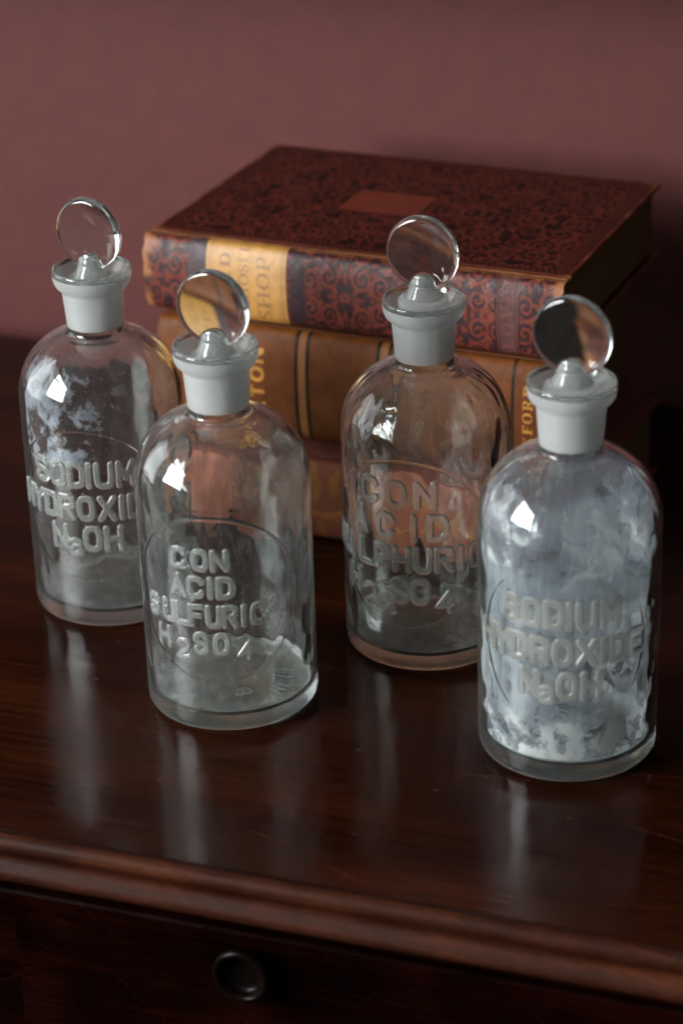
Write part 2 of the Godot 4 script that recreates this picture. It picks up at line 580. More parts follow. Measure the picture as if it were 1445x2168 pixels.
func strip(line: PackedVector2Array, x0: float, x1: float, cols: int, out: float, ragged := 0.0, seed_ := 1) -> ArrayMesh:
	var rows := line.size()
	var run := PackedFloat32Array([0.0])
	for k in rows - 1: run.append(run[k] + line[k].distance_to(line[k + 1]))
	var p := PackedVector3Array()
	var uv := PackedVector2Array()
	var nz := noise(seed_, 180.0, 3)
	for i in range(rows - 1, -1, -1):
		var a := line[maxi(i - 1, 0)]
		var b := line[mini(i + 1, rows - 1)]
		var dir := (b - a).normalized()
		var q := line[i] + Vector2(-dir.y, dir.x) * out
		for j in cols:
			var x := lerpf(x0, x1, float(j) / (cols - 1))
			var z := q.x
			if ragged > 0.0 and (j == 0 or j == cols - 1):
				x += nz.get_noise_2d(q.y, 3.0 * j) * ragged
			if ragged > 0.0:
				z += nz.get_noise_2d(x * 0.5, q.y * 0.6) * 0.0003
			p.append(Vector3(x, q.y, z))
			uv.append(Vector2((x - x0) / (x1 - x0), run[i] / run[rows - 1]))
	return grid_mesh(p, rows, cols, uv)

func make_book(root: Node3D, L: float, D: float, t: float, bulge: float, cover: Material, spine: Material, seed_: int) -> void:
	var bt := 0.0026
	put("front_cover", chamfer_box(Vector3(0, t - bt, -D), Vector3(L, t, -0.0045), 0.0007), cover, root)
	put("back_cover", chamfer_box(Vector3(0, 0, -D), Vector3(L, bt, -0.0045), 0.0007), cover, root)
	put("page_block", chamfer_box(Vector3(0.0035, bt + 0.0001, -D + 0.004), Vector3(L - 0.0035, t - bt - 0.0001, bulge * 0.45), 0.0008), M.pages, root)
	var line := book_spine_line(t, bulge)
	var sp := put("spine", strip(line, 0.0, L, 160, 0.0, 0.0012, seed_), spine, root)
	var back := PackedVector2Array()
	for k in range(line.size() - 1, -1, -1): back.append(line[k])
	put("spine_lining", strip(back, 0.0008, L - 0.0008, 60, 0.0011, 0.0008, seed_ + 3), M.worn, sp)

func _ready() -> void:
	# ---------------------------------------------------------------- camera, air, light
	var cam := Camera3D.new()
	cam.name = "camera"
	cam.position = Vector3(0, 0.5727, 0)
	cam.rotation = Vector3(deg_to_rad(-25.842), 0, deg_to_rad(-1.80))
	cam.near = 0.05
	cam.far = 60.0
	var at := CameraAttributesPhysical.new()
	at.frustum_focal_length = 56.667
	at.frustum_focus_distance = 1.125
	at.frustum_near = 0.05
	at.frustum_far = 60.0
	at.exposure_aperture = 4.0
	cam.attributes = at
	add_child(cam)
	cam.current = true

	var we := WorldEnvironment.new()
	we.name = "world"
	var env := Environment.new()
	env.background_mode = Environment.BG_COLOR
	env.background_color = Color(0.062, 0.067, 0.066).linear_to_srgb()
	env.tonemap_mode = Environment.TONE_MAPPER_LINEAR
	env.tonemap_exposure = 1.5
	env.sdfgi_enabled = true
	env.ssao_enabled = true
	env.ssil_enabled = true
	we.environment = env
	add_child(we)

	var along := Vector3(cos(TABLE_TURN), 0, -sin(TABLE_TURN))      # to the right along the chest's front
	var out := Vector3(sin(TABLE_TURN), 0, cos(TABLE_TURN))         # from the wall into the room
	var win_at := Vector3(0, 0.78, -1.05) - along * 1.25 + out * 1.38
	var win_size := Vector2(1.2, 1.0)
	var lamp := AreaLight3D.new()
	lamp.name = "window_daylight"
	lamp.area_size = win_size
	lamp.area_range = 12.0
	lamp.area_attenuation = 2.0
	lamp.light_energy = 8.0
	lamp.light_color = Color(0.98, 0.99, 0.99)
	lamp.shadow_enabled = true
	add_child(lamp)
	lamp.look_at_from_position(win_at + along * 0.012, win_at + along)
	var side_at := Vector3(0, 0.50, -1.05) - along * 1.25 + out * 0.12
	var side_size := Vector2(0.62, 1.0)
	var side := AreaLight3D.new()
	side.name = "unseen_curtain_light"  # out of view, placed to light the left edges of the glass
	side.area_size = side_size
	side.area_range = 12.0
	side.area_attenuation = 2.0
	side.light_energy = 0.35
	side.light_color = Color(0.97, 0.985, 1.0)
	side.shadow_enabled = true
	add_child(side)
	side.look_at_from_position(side_at + along * 0.012, side_at + along)

	# ---------------------------------------------------------------- materials
	M.glass = glass(Color(0.922, 0.982, 0.956, 0.0), 0.0)
	M.glass_inside = glass(Color(0.975, 0.990, 0.984, 0.0), 0.0)
	dusty(M.glass, 0.30)
	M.frost = glass(Color(0.93, 0.955, 0.94, 0.20), 0.42)
	M.cone = glass(Color(0.86, 0.92, 0.89, 0.12), 0.07)
	grain(M.frost, 0.06)
	dusty(M.frost, 0.3)
	M.foot = glass(Color(0.80, 0.95, 0.88, 0.06), 0.22)  # milky green tint stands in for the glow in the base
	M.letter = glass(Color(0.76, 0.82, 0.775, 0.15), 0.20)
	dusty(M.letter, 0.5)
	M.letter_clouded = glass(Color(0.78, 0.77, 0.67, 0.10), 0.30)
	M.worn = std(Color(0.30, 0.15, 0.06), 0.9)
	M.pages = pages_material()
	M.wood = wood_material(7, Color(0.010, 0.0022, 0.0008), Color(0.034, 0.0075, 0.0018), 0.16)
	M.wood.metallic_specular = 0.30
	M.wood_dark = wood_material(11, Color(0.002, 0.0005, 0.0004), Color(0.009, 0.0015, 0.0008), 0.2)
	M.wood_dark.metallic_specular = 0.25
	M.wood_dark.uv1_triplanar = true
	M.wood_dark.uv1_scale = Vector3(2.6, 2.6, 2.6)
	M.wood_edge = wood_material(15, Color(0.018, 0.0040, 0.0014), Color(0.062, 0.0145, 0.004), 0.6)
	M.wood_edge.metallic_specular = 0.24
	M.knob = std(Color(0.003, 0.0015, 0.0012), 0.28)
	M.knob.metallic_specular = 0.18
	M.plaster = plaster_material()

	setting(win_at, win_size, along, out)
	unseen_curtained_window(side_at, side_size, along, out)
	books()
	bottles()

# ------------------------------------------------------------------ materials
func dusty(m: StandardMaterial3D, share: float) -> void:      # the dust on old glass, which shows where the surface turns away
	m.rim_enabled = true
	m.rim = share
	m.rim_tint = 1.0

func grain(m: StandardMaterial3D, depth: float) -> void:
	m.heightmap_enabled = true
	m.heightmap_texture = grey_tex(256, 256, bytes(noise(21, 0.33, 2), 256, 256))
	m.heightmap_scale = depth
	m.uv1_triplanar = true
	m.uv1_scale = Vector3(50, 50, 50)

func wood_material(seed_: int, dark: Color, light: Color, rough: float) -> StandardMaterial3D:
	var w := 1024
	var h := 1024
	var big := bytes(noise(seed_, 0.012, 4), w, h, 16, 1)
	var fine := bytes(noise(seed_ + 1, 0.11, 3), w, h, 24, 1)
	var pore := bytes(noise(seed_ + 2, 0.35, 2), w, h, 10, 1)
	var blot := bytes(noise(seed_ + 3, 0.006, 3), w, h)
	var d := blank(w * h * 3)
	var r := blank(w * h)
	for e in w * h:
		var t := clampf(0.55 + (big[e] - 127) / 300.0 + (fine[e] - 127) / 480.0 + (blot[e] - 127) / 260.0, 0.0, 1.0)
		var c := dark.lerp(light, t * t)
		if pore[e] > 170: c = c * 0.55
		d[e * 3] = s8(c.r); d[e * 3 + 1] = s8(c.g); d[e * 3 + 2] = s8(c.b)
		r[e] = int(clampf(255.0 * (rough + (blot[e] - 127) / 1400.0 + (fine[e] - 127) / 2200.0), 0, 255))
	var rng := RandomNumberGenerator.new()
	rng.seed = seed_
	for k in 260:                     # dust and small nicks
		var e := rng.randi_range(0, w * h - 2)
		lay(d, e, light * rng.randf_range(1.5, 5.0) + Color(0.01, 0.01, 0.01))
		r[e] = 170
	for k in 46:                      # short scratches
		var at := Vector2(rng.randf_range(0, w), rng.randf_range(0, h))
		var dir := Vector2.from_angle(rng.randf_range(-0.9, 0.9))
		for q in rng.randi_range(14, 60):
			at += dir
			dir = dir.rotated(rng.randf_range(-0.03, 0.03))
			var e := posmod(int(at.y), h) * w + posmod(int(at.x), w)
			lay(d, e, light * 1.6)
			r[e] = int(255.0 * minf(rough + 0.18, 0.9))
	var m := std(Color.WHITE, 1.0)
	m.albedo_texture = tex(w, h, d)
	m.roughness_texture = grey_tex(w, h, r)
	m.roughness = 1.0
	m.metallic_specular = 0.36
	return m

func plaster_material() -> StandardMaterial3D:
	var w := 512
	var a := bytes(noise(31, 0.02, 5), w, w)
	var b := bytes(noise(32, 0.25, 2), w, w)
	var d := blank(w * w * 3)
	var g := blank(w * w)
	for e in w * w:
		var k := 1.0 + (a[e] - 127) / 900.0 + (b[e] - 127) / 1500.0
		d[e * 3] = s8(0.104 * k); d[e * 3 + 1] = s8(0.0225 * k); d[e * 3 + 2] = s8(0.0190 * k)
		g[e] = int(clampf(127 + (b[e] - 127) * 0.6 + (a[e] - 127) * 0.4, 0, 255))
	var m := std(Color.WHITE, 0.75)
	m.albedo_texture = tex(w, w, d)
	m.heightmap_enabled = true
	m.heightmap_texture = grey_tex(w, w, g)
	m.heightmap_scale = 0.03
	m.uv1_triplanar = true
	m.uv1_scale = Vector3(4, 4, 4)
	return m

func pages_material() -> StandardMaterial3D:
	var w := 64
	var h := 512
	var a := bytes(noise(41, 0.5, 2), w, h, 16, 1)
	var d := blank(w * h * 3)
	for e in w * h:
		var k := 1.0 + (a[e] - 127) / 200.0
		d[e * 3] = s8(0.13 * k); d[e * 3 + 1] = s8(0.072 * k); d[e * 3 + 2] = s8(0.022 * k)
	var m := std(Color.WHITE, 0.9)
	m.albedo_texture = tex(w, h, d)
	m.uv1_triplanar = true
	m.uv1_scale = Vector3(16, 16, 16)
	return m

# Stamped scrolls: curls with leaves, mirrored about the middle of the cover or along the spine
func curls(w: int, h: int, cell: float, seed_: int) -> PackedByteArray:
	var d := blank(w * h)
	var rng := RandomNumberGenerator.new()
	rng.seed = seed_
	var cols := int(w * 0.5 / cell) + 1
	var rows := int(h * 0.5 / cell) + 1
	for i in cols:
		for j in rows:
			var mid := Vector2((i + 0.5 + rng.randf_range(-0.12, 0.12)) * cell, (j + 0.5 + rng.randf_range(-0.12, 0.12)) * cell)
			var hand := 1.0 if (i + j) % 2 == 0 else -1.0
			var a0 := rng.randf_range(0.0, TAU)
			var reach := cell * rng.randf_range(0.44, 0.56)
			for k in 90:
				var t := k / 89.0
				var at := mid + Vector2.from_angle(a0 + hand * t * 10.5) * reach * (0.12 + 0.88 * t)
				dab(d, w, h, at, cell * lerpf(0.045, 0.075, t))
			for k in 5:
				var a := a0 + hand * (10.5 + 0.5 - k * 1.25)
				var foot := mid + Vector2.from_angle(a) * reach
				var tip := foot + Vector2.from_angle(a + hand * 0.7) * cell * rng.randf_range(0.20, 0.34)
				for q in 8:
					dab(d, w, h, foot.lerp(tip, q / 7.0), cell * 0.085 * sin(PI * (0.12 + 0.85 * q / 7.0)))
	return d

func dab(d: PackedByteArray, w: int, h: int, at: Vector2, r: float) -> void:
	for y in range(int(at.y - r), int(at.y + r) + 2):
		for x in range(int(at.x - r), int(at.x + r) + 2):
			if x < 0 or y < 0 or x > w / 2 or y > h / 2: continue
			if (Vector2(x, y) - at).length_squared() > r * r: continue
			d[y * w + x] = 255
			d[y * w + w - 1 - x] = 255
			d[(h - 1 - y) * w + x] = 255
			d[(h - 1 - y) * w + w - 1 - x] = 255

# Dark stamped scrollwork on red-brown cloth: [share of red] per pixel
func scroll(seed_: int, w: int, h: int, freq: float) -> PackedByteArray:
	var n := noise(seed_, freq, 2)
	n.fractal_type = FastNoiseLite.FRACTAL_RIDGED
	n.domain_warp_enabled = true
	n.domain_warp_amplitude = 1.1 / freq
	n.domain_warp_frequency = freq * 0.8
	n.domain_warp_type = FastNoiseLite.DOMAIN_WARP_SIMPLEX
	return bytes(n, w, h)

func median(a: PackedByteArray, b: PackedByteArray, share: float) -> float:
	var v := []
	for e in range(0, a.size(), 97): v.append(a[e] * share + b[e] * (1.0 - share))
	v.sort()
	return v[v.size() / 2]

func cloth(w: int, h: int, d: PackedByteArray, rough: float, sheen: float, bump_seed: int) -> StandardMaterial3D:
	var m := std(Color.WHITE, rough)
	m.albedo_texture = tex(w, h, d)
	m.heightmap_enabled = true
	m.heightmap_texture = grey_tex(512, 512, bytes(noise(bump_seed, 0.14, 3), 512, 512))
	m.heightmap_scale = 0.02
	m.metallic_specular = sheen
	return m

func lay(d: PackedByteArray, e: int, c: Color) -> void:
	d[e * 3] = s8(c.r); d[e * 3 + 1] = s8(c.g); d[e * 3 + 2] = s8(c.b)

func stamped_cover() -> StandardMaterial3D:
	var w := 1024
	var h := 704
	var s := scroll(61, w, h, 0.024)
	var s2 := scroll(62, w, h, 0.05)
	var soil := bytes(noise(63, 0.008, 4), w, h)
	var curl := curls(w, h, 76.0, 65)
	var d := blank(w * h * 3)
	var red := Color(0.120, 0.021, 0.012)
	var ink := Color(0.013, 0.0050, 0.0045)
	var mid := median(s, s2, 0.6)
	for y in h:
		for x in w:
			var e := y * w + x
			var c := ink.lerp(red, clampf((0.02 + 0.22 * smoothstep(mid - 12.0, mid + 12.0, s[e] * 0.6 + s2[e] * 0.4) + curl[e] / 255.0 * 1.0) * (0.55 + soil[e] / 280.0), 0.0, 1.0))
			var edge := mini(mini(x, w - 1 - x), mini(y, h - 1 - y))
			if edge < 30:
				c = red * 0.75
				if edge in [14, 15, 16, 21, 22, 26, 27]: c = ink
			elif edge < 48:                                    # a toothed border
				c = ink if (int((x if mini(y, h - 1 - y) < 48 else y) / 7) % 2 == 0) == (edge < 40) else red
			if absi(x - 452) < 105 and absi(y - 350) < 82: c = ink if absi(x - 452) > 99 or absi(y - 350) > 76 else Color(0.165, 0.032, 0.018)
			var near := minf(mini(x, w - 1 - x), mini(y, h - 1 - y))
			var corner := Vector2(mini(x, w - 1 - x), mini(y, h - 1 - y)).length()
			var rub := clampf(1.0 - near / 7.0 + (soil[e] - 140) / 90.0, 0.0, 1.0) * float(near < 14) + clampf(1.0 - corner / 42.0, 0.0, 1.0) * 0.8
			c = c.lerp(Color(0.20, 0.075, 0.03), clampf(rub, 0.0, 0.85))
			c = c * (0.82 + soil[e] / 700.0)
			lay(d, e, c)
	return cloth(w, h, d, 0.5, 0.28, 64)

func stamped_spine() -> StandardMaterial3D:
	var w := 1536
	var h := 352
	var s := scroll(71, w, h, 0.024)
	var s2 := scroll(72, w, h, 0.05)
	var soil := bytes(noise(73, 0.012, 4), w, h)
	var curl := curls(w, h, 84.0, 75)
	var d := blank(w * h * 3)
	var letters := blank(w * h)
	write_mask(letters, w, h, "LOVELL", "Droid Serif", 700, Vector2(1369, 270), Vector2(0, -1), Vector2(-1, 0), 40.0, 1.2)
	var red := Color(0.15, 0.030, 0.017)
	var ink := Color(0.020, 0.012, 0.016)
	var mid := median(s, s2, 0.62)
	for y in h:
		for x in w:
			var e := y * w + x
			var c := ink.lerp(red, clampf((0.02 + 0.22 * smoothstep(mid - 12.0, mid + 12.0, s[e] * 0.62 + s2[e] * 0.38) + curl[e] / 255.0 * 0.85) * (0.6 + soil[e] / 300.0), 0.0, 1.0))
			var plain := absi(x - 1350)
			if plain < 44:
				c = Color(0.085, 0.035, 0.032)
				if plain > 38 or (plain > 28 and plain < 31): c = ink
				elif plain > 31 and (y / 5) % 2 == 0: c = red * 0.8
			if letters[e] > 0: c = c.lerp(Color(0.15, 0.05, 0.04), 0.7)
			if x > 560 and x < 620: c = c.lerp(ink * 1.4, 0.8)
			if x < 245 and x > 175: c = c.lerp(Color(0.055, 0.045, 0.05), 0.8)
			var worn := clampf(1.0 - minf(x, w - 1 - x) / 34.0 + (soil[e] - 127) / 110.0, 0.0, 1.0)
			worn = maxf(worn, clampf((1.0 - minf(absf(y - 44), absf(y - 310)) / 10.0) * 0.75 + (soil[e] - 127) / 150.0, 0.0, 0.8))
			c = c.lerp(Color(0.33, 0.13, 0.05), worn)
			c = c.lerp(Color(0.16, 0.045, 0.02), 0.6 * smoothstep(44.0, 20.0, minf(y, h - 1 - y)))
			lay(d, e, c * (0.85 + soil[e] / 850.0))
	return cloth(w, h, d, 0.40, 0.36, 74)

func gilt_label() -> StandardMaterial3D:
	var w := 384
	var h := 320
	var soil := bytes(noise(81, 0.02, 4), w, h)
	var mask := blank(w * h)
	write_mask(mask, w, h, "OLD", "Droid Serif", 700, Vector2(118, 226), Vector2(0, -1), Vector2(-1, 0), 52.0, 1.3)
	write_mask(mask, w, h, "CURIOSITY", "Droid Serif", 400, Vector2(204, 316), Vector2(0, -1), Vector2(-1, 0), 46.0, 0.5)
	write_mask(mask, w, h, "SHOP", "Droid Serif", 400, Vector2(306, 280), Vector2(0, -1), Vector2(-1, 0), 62.0, 0.6)
	var d := blank(w * h * 3)
	for y in h:
		for x in w:
			var e := y * w + x
			var c := Color(0.44, 0.215, 0.045)
			if mask[e] > 0: c = Color(0.21, 0.095, 0.026)
			var ex := mini(x, w - 1 - x)
			if ex > 14 and ex < 20 or ex > 27 and ex < 30: c = Color(0.22, 0.09, 0.03)
			lay(d, e, c * (0.78 + soil[e] / 560.0))
	return cloth(w, h, d, 0.42, 0.6, 82)

func leather(seed_: int, base: Color) -> Array:
	var w := 512
	var h := 512
	var a := bytes(noise(seed_, 0.03, 5), w, h)
	var b := bytes(noise(seed_ + 1, 0.2, 3), w, h)
	var d := blank(w * h * 3)
	for e in w * h:
		lay(d, e, base * (0.7 + a[e] / 500.0 + (b[e] - 127) / 700.0))
	return [w, h, d]

func milton_spine() -> StandardMaterial3D:
	var w := 1536
	var h := 480
	var a := bytes(noise(91, 0.012, 5), w, h)
	var b := bytes(noise(92, 0.2, 3), w, h)
	var gold := blank(w * h)
	var px := w / 0.222
	write_mask(gold, w, h, "MILTON", "Droid Sans", 700, Vector2(0.0625 * px, 432), Vector2(0, -1), Vector2(-1, 0), 0.0080 * px, 1.0)
	write_mask(gold, w, h, "OXFORD", "Droid Serif", 700, Vector2(0.2123 * px, 362), Vector2(0, -1), Vector2(-1, 0), 0.0052 * px, 0.9)
	var d := blank(w * h * 3)
	for y in h:
		for x in w:
			var e := y * w + x
			var c := Color(0.135, 0.042, 0.012) * (0.66 + a[e] / 430.0 + (b[e] - 127) / 600.0)
			var edge := smoothstep(70.0, 20.0, minf(y, h - 1 - y) + (a[e] - 127) * 0.35)
			c = c.lerp(Color(0.25, 0.080, 0.012), edge)
			for band: float in [0.0845, 0.1305]:
				var q := absf(x / px - band)
				if q < 0.0022: c = c.lerp(Color(0.26, 0.105, 0.035), 0.8)
				elif q < 0.0042: c = Color(0.013, 0.009, 0.006)
			if x / px > 0.018 and x / px < 0.021 or x / px > 0.2005 and x / px < 0.2022: c = Color(0.02, 0.012, 0.008)
			if gold[e] > 0: c = Color(0.50, 0.23, 0.05) * (0.7 + a[e] / 400.0)
			lay(d, e, c)
	return cloth(w, h, d, 0.5, 0.26, 93)

func flowered_spine() -> StandardMaterial3D:
	var w := 1280
	var h := 320
	var a := bytes(noise(95, 0.02, 5), w, h)
	var d := blank(w * h * 3)
	var px := w / 0.235
	var leaves := []     # centre (x, y up) in m, half length, half width, angle
	for side: float in [-1.0, 1.0]:
		for k: Array in [[0.018, 0.0300, 0.0085, 0.0042, 1.35], [0.0060, 0.0300, 0.0060, 0.0030, 1.9], [0.0145, 0.0110, 0.0045, 0.0032, 1.2], [0.030, 0.0280, 0.0050, 0.0026, 0.9], [0.042, 0.0150, 0.0070, 0.0034, 2.5], [0.048, 0.0310, 0.0075, 0.0036, 0.7], [0.062, 0.0220, 0.0060, 0.0030, 0.2]]:
			leaves.append([Vector2(0.110 + side * k[0], k[1]), k[2], k[3], k[4] if side > 0 else PI - k[4]])
	for y in h:
		for x in w:
			var e := y * w + x
			var p := Vector2(x / px, 0.045 * (1.0 - y / float(h)))
			var c := Color(0.205, 0.062, 0.034) * (0.75 + a[e] / 520.0)
			var g := false
			var vine := 0.0205 + 0.0025 * sin((p.x - 0.11) * 120.0)
			if absf(p.y - vine) < 0.0012 and absf(p.x - 0.11) < 0.07: g = true
			for l: Array in leaves:
				var q: Vector2 = (p - l[0]).rotated(-l[3])
				if absf(q.x) < l[1] and absf(q.y) < l[2] * (1.0 - pow(q.x / l[1], 2.0)): g = true
			if g: c = Color(0.27, 0.105, 0.028) * (0.7 + a[e] / 420.0)
			if p.x < 0.008 or p.x > 0.227: c = c * 0.8
			lay(d, e, c)
	return cloth(w, h, d, 0.55, 0.28, 96)

# Residue on glass: colour with an alpha of its own.
func film_material(kind: int) -> StandardMaterial3D:
	var w := 1024
	var h := 512
	var big := bytes(noise(101 + kind, 0.0055 if kind == 3 else 0.010, 4), w, h)
	var mid := bytes(noise(111 + kind, 0.016 if kind == 3 else 0.03, 5), w, h)
	var fine := bytes(noise(121 + kind, 0.16, 3), w, h)
	var wisp := bytes(noise(131 + kind, 0.05, 4), w, h, 1, 6)
	var d := blank(w * h * 4)
	var rng := RandomNumberGenerator.new()
	rng.seed = 900 + kind
	var specks := blank(w * h)
	for k in [900, 500, 700, 500][kind]:
		var x := rng.randi_range(1, w - 3)
		var y := rng.randi_range(1, h - 3)
		specks[y * w + x] = 255
		if rng.randf() < 0.4: specks[y * w + x + 1] = 200
		if rng.randf() < 0.2: specks[(y + 1) * w + x] = 220
	for y in h:
		var hgt := 8.0 + 132.0 * (1.0 - y / float(h))
		for x in w:
			var e := y * w + x
			var az := (x / float(w)) * 360.0 - 180.0
			az = wrapf(az, -180.0, 180.0)
			var m := (mid[e] - 127) / 127.0
			var b := (big[e] - 127) / 127.0
			var f := (fine[e] - 127) / 127.0
			var v := (wisp[e] - 127) / 127.0
			var al := 0.018 + 0.040 * clampf(b + 0.3 + v * 0.5, 0.0, 1.0)
			var c := Color(0.72, 0.71, 0.71)
			if kind == 0:          # peeling bluish patches above the writing, at the left
				var zone := smoothstep(-95.0, -60.0, az) * smoothstep(22.0, -22.0, az + m * 25.0) * smoothstep(82.0, 92.0, hgt) * smoothstep(138.0, 126.0, hgt + b * 12.0)
				var keep := 0.0
				var cut := b * 0.9 + m * 0.8 + f * 0.12 + (0.34 if hgt > 112.0 else 0.10) - 0.010 * maxf(az + 35.0, 0.0)
				if cut > 0.0: keep = 1.0
				if zone * keep > 0.25:
					al = lerpf(0.30, 0.62, smoothstep(0.0, 0.5, cut)) * (0.72 if hgt > 112.0 else 1.0) * smoothstep(0.2, 0.5, zone)
					c = Color(0.52, 0.56, 0.66)
				if hgt < 40.0: al += 0.06 * clampf(m + 0.4, 0.0, 1.0) * smoothstep(42.0, 20.0, hgt)
			elif kind == 3:        # clouded all over, with tide lines and bare streaks
				var haze := lerpf(0.40, 0.24, smoothstep(96.0, 106.0, hgt + 6.0 * b)) + 0.24 * b + 0.14 * v + 0.07 * m
				haze *= smoothstep(139.0, 118.0, hgt)
				var side := smoothstep(40.0, 95.0, absf(az + 5.0))
				haze += 0.16 * side
				for q: Vector4 in [Vector4(97.0, 3.4, 0.88, 1.0), Vector4(90.0, 1.8, 0.45, 2.0), Vector4(113.0, 2.4, 0.35, 2.0), Vector4(61.0, 1.6, -0.30, 1.0), Vector4(75.0, 2.0, -0.25, 1.0)]:
					var line := q.x + 5.0 * sin(deg_to_rad(az) * q.w + q.x) + b * 11.0 + m * 2.5
					var on := exp(-pow((hgt - line) / q.y, 2.0)) * clampf(0.55 + m * 1.3 + f * 0.35, 0.0, 1.0)
					haze = maxf(haze, q.z * on) if q.z > 0.0 else haze * (1.0 + q.z * 2.2 * on)
				var patch := smoothstep(0.20, 0.50, m * 0.8 + b * 0.5 + f * 0.08)
				haze = maxf(haze, 0.70 * patch)
				haze *= 1.0 - 0.55 * smoothstep(0.22, 0.60, -m * 0.7 - v * 0.5 + f * 0.05)
				if hgt < 32.0: haze = lerpf(haze, clampf(0.46 + f * 0.35 + m * 1.5 + b * 0.5, 0.0, 0.85), smoothstep(34.0, 22.0, hgt))
				al = clampf(haze, 0.05, 0.86)
				c = Color(0.55, 0.61, 0.71).lerp(Color(0.80, 0.81, 0.82), smoothstep(0.35, 0.75, al))
			elif kind == 1:
				al += 0.07 * clampf(v * 1.5 + m - 0.2, 0.0, 1.0)
				if hgt < 30.0: al += 0.05 * clampf(m + 0.5, 0.0, 1.0)
			else:
				al += 0.05 * clampf(v * 1.4 + b, 0.0, 1.0)
				if hgt < 34.0: al += 0.05 * clampf(m + 0.5, 0.0, 1.0) * smoothstep(36.0, 18.0, hgt)
			if specks[e] > 0 and (kind != 1 or az > 0.0 or f > 0.2):
				al = maxf(al, 0.75)
				c = Color(0.8, 0.8, 0.8)
			d[e * 4] = s8(c.r); d[e * 4 + 1] = s8(c.g); d[e * 4 + 2] = s8(c.b); d[e * 4 + 3] = int(al * 255.0)
	var mt := std(Color.WHITE, 0.85)
	mt.transparency = BaseMaterial3D.TRANSPARENCY_ALPHA
	mt.albedo_texture = tex(w, h, d, true)
	return mt

func sediment_material(kind: int) -> StandardMaterial3D:
	var w := 384
	var mid := bytes(noise(141 + kind, 0.022, 5), w, w)
	var fine := bytes(noise(151 + kind, 0.35, 2), w, w)
	var swirl := bytes(noise(161 + kind, 0.05, 4), w, w)
	var marks := []      # letters moulded in the foot: [strokes, degrees round, distance from the middle, turned over]
	if kind == 1:
		for k in 4: marks.append([glyph("MILL"[k]), 58.0 + 12.5 * k, 0.66, true])
		for k in 2: marks.append([glyph("CO"[k]), 12.0 + 15.0 * k, 0.40, true])
	elif kind == 2:
		for k in 2: marks.append([glyph("CO"[k]), 16.0 + 14.0 * k, 0.60, true])
	var d := blank(w * w * 4)
	for y in w:
		for x in w:
			var e := y * w + x
			var q := Vector2(x - w / 2, y - w / 2) / (w / 2.0)
			var rad := q.length()
			var m := (mid[e] - 127) / 127.0
			var f := (fine[e] - 127) / 127.0
			var s := (swirl[e] - 127) / 127.0
			var al := 0.0
			var c := Color(0.50, 0.51, 0.50)
			if kind == 3:
				c = Color(0.62, 0.64, 0.66)
				al = 0.45 + 0.5 * m + 0.25 * f
				var ring := smoothstep(0.09, 0.03, absf(rad - 0.42 - 0.12 * m))
				al = al - 0.55 * ring
				if rad < 0.32: al = 0.35 + 0.5 * s
				al = maxf(al, smoothstep(0.72, 0.86, rad + 0.12 * s) * 0.9)
			else:
				al = 0.09 + 0.11 * m + 0.10 * f + 0.34 * smoothstep(0.55, 0.95, rad + 0.12 * m) * clampf(0.75 + f, 0.0, 1.0)
				if kind == 1: al += 0.05
			for mark: Array in marks:
				var turn := wrapf(rad_to_deg(atan2(q.x, q.y)) - mark[1], -180.0, 180.0)
				if absf(turn) > 10.0 or absf(rad - mark[2]) > 0.12: continue
				var at := Vector2(deg_to_rad(turn) * mark[2] / 0.115 + 0.5, (mark[2] + 0.075 - rad) / 0.15)
				if mark[3]: at = Vector2.ONE - at
				for line: PackedVector2Array in mark[0]:
					for k in line.size() - 1:
						var dd := seg_dist(at * Vector2(0.115, 0.15), line[k] * Vector2(0.115, 0.15), line[k + 1] * Vector2(0.115, 0.15))
						if dd < 0.014: al = maxf(al, 0.42)
			d[e * 4] = s8(c.r); d[e * 4 + 1] = s8(c.g); d[e * 4 + 2] = s8(c.b); d[e * 4 + 3] = int(clampf(al, 0.0, 0.92) * 255.0)
	var mt := std(Color.WHITE, 0.9)
	mt.transparency = BaseMaterial3D.TRANSPARENCY_ALPHA
	mt.albedo_texture = tex(w, w, d, true)
	return mt

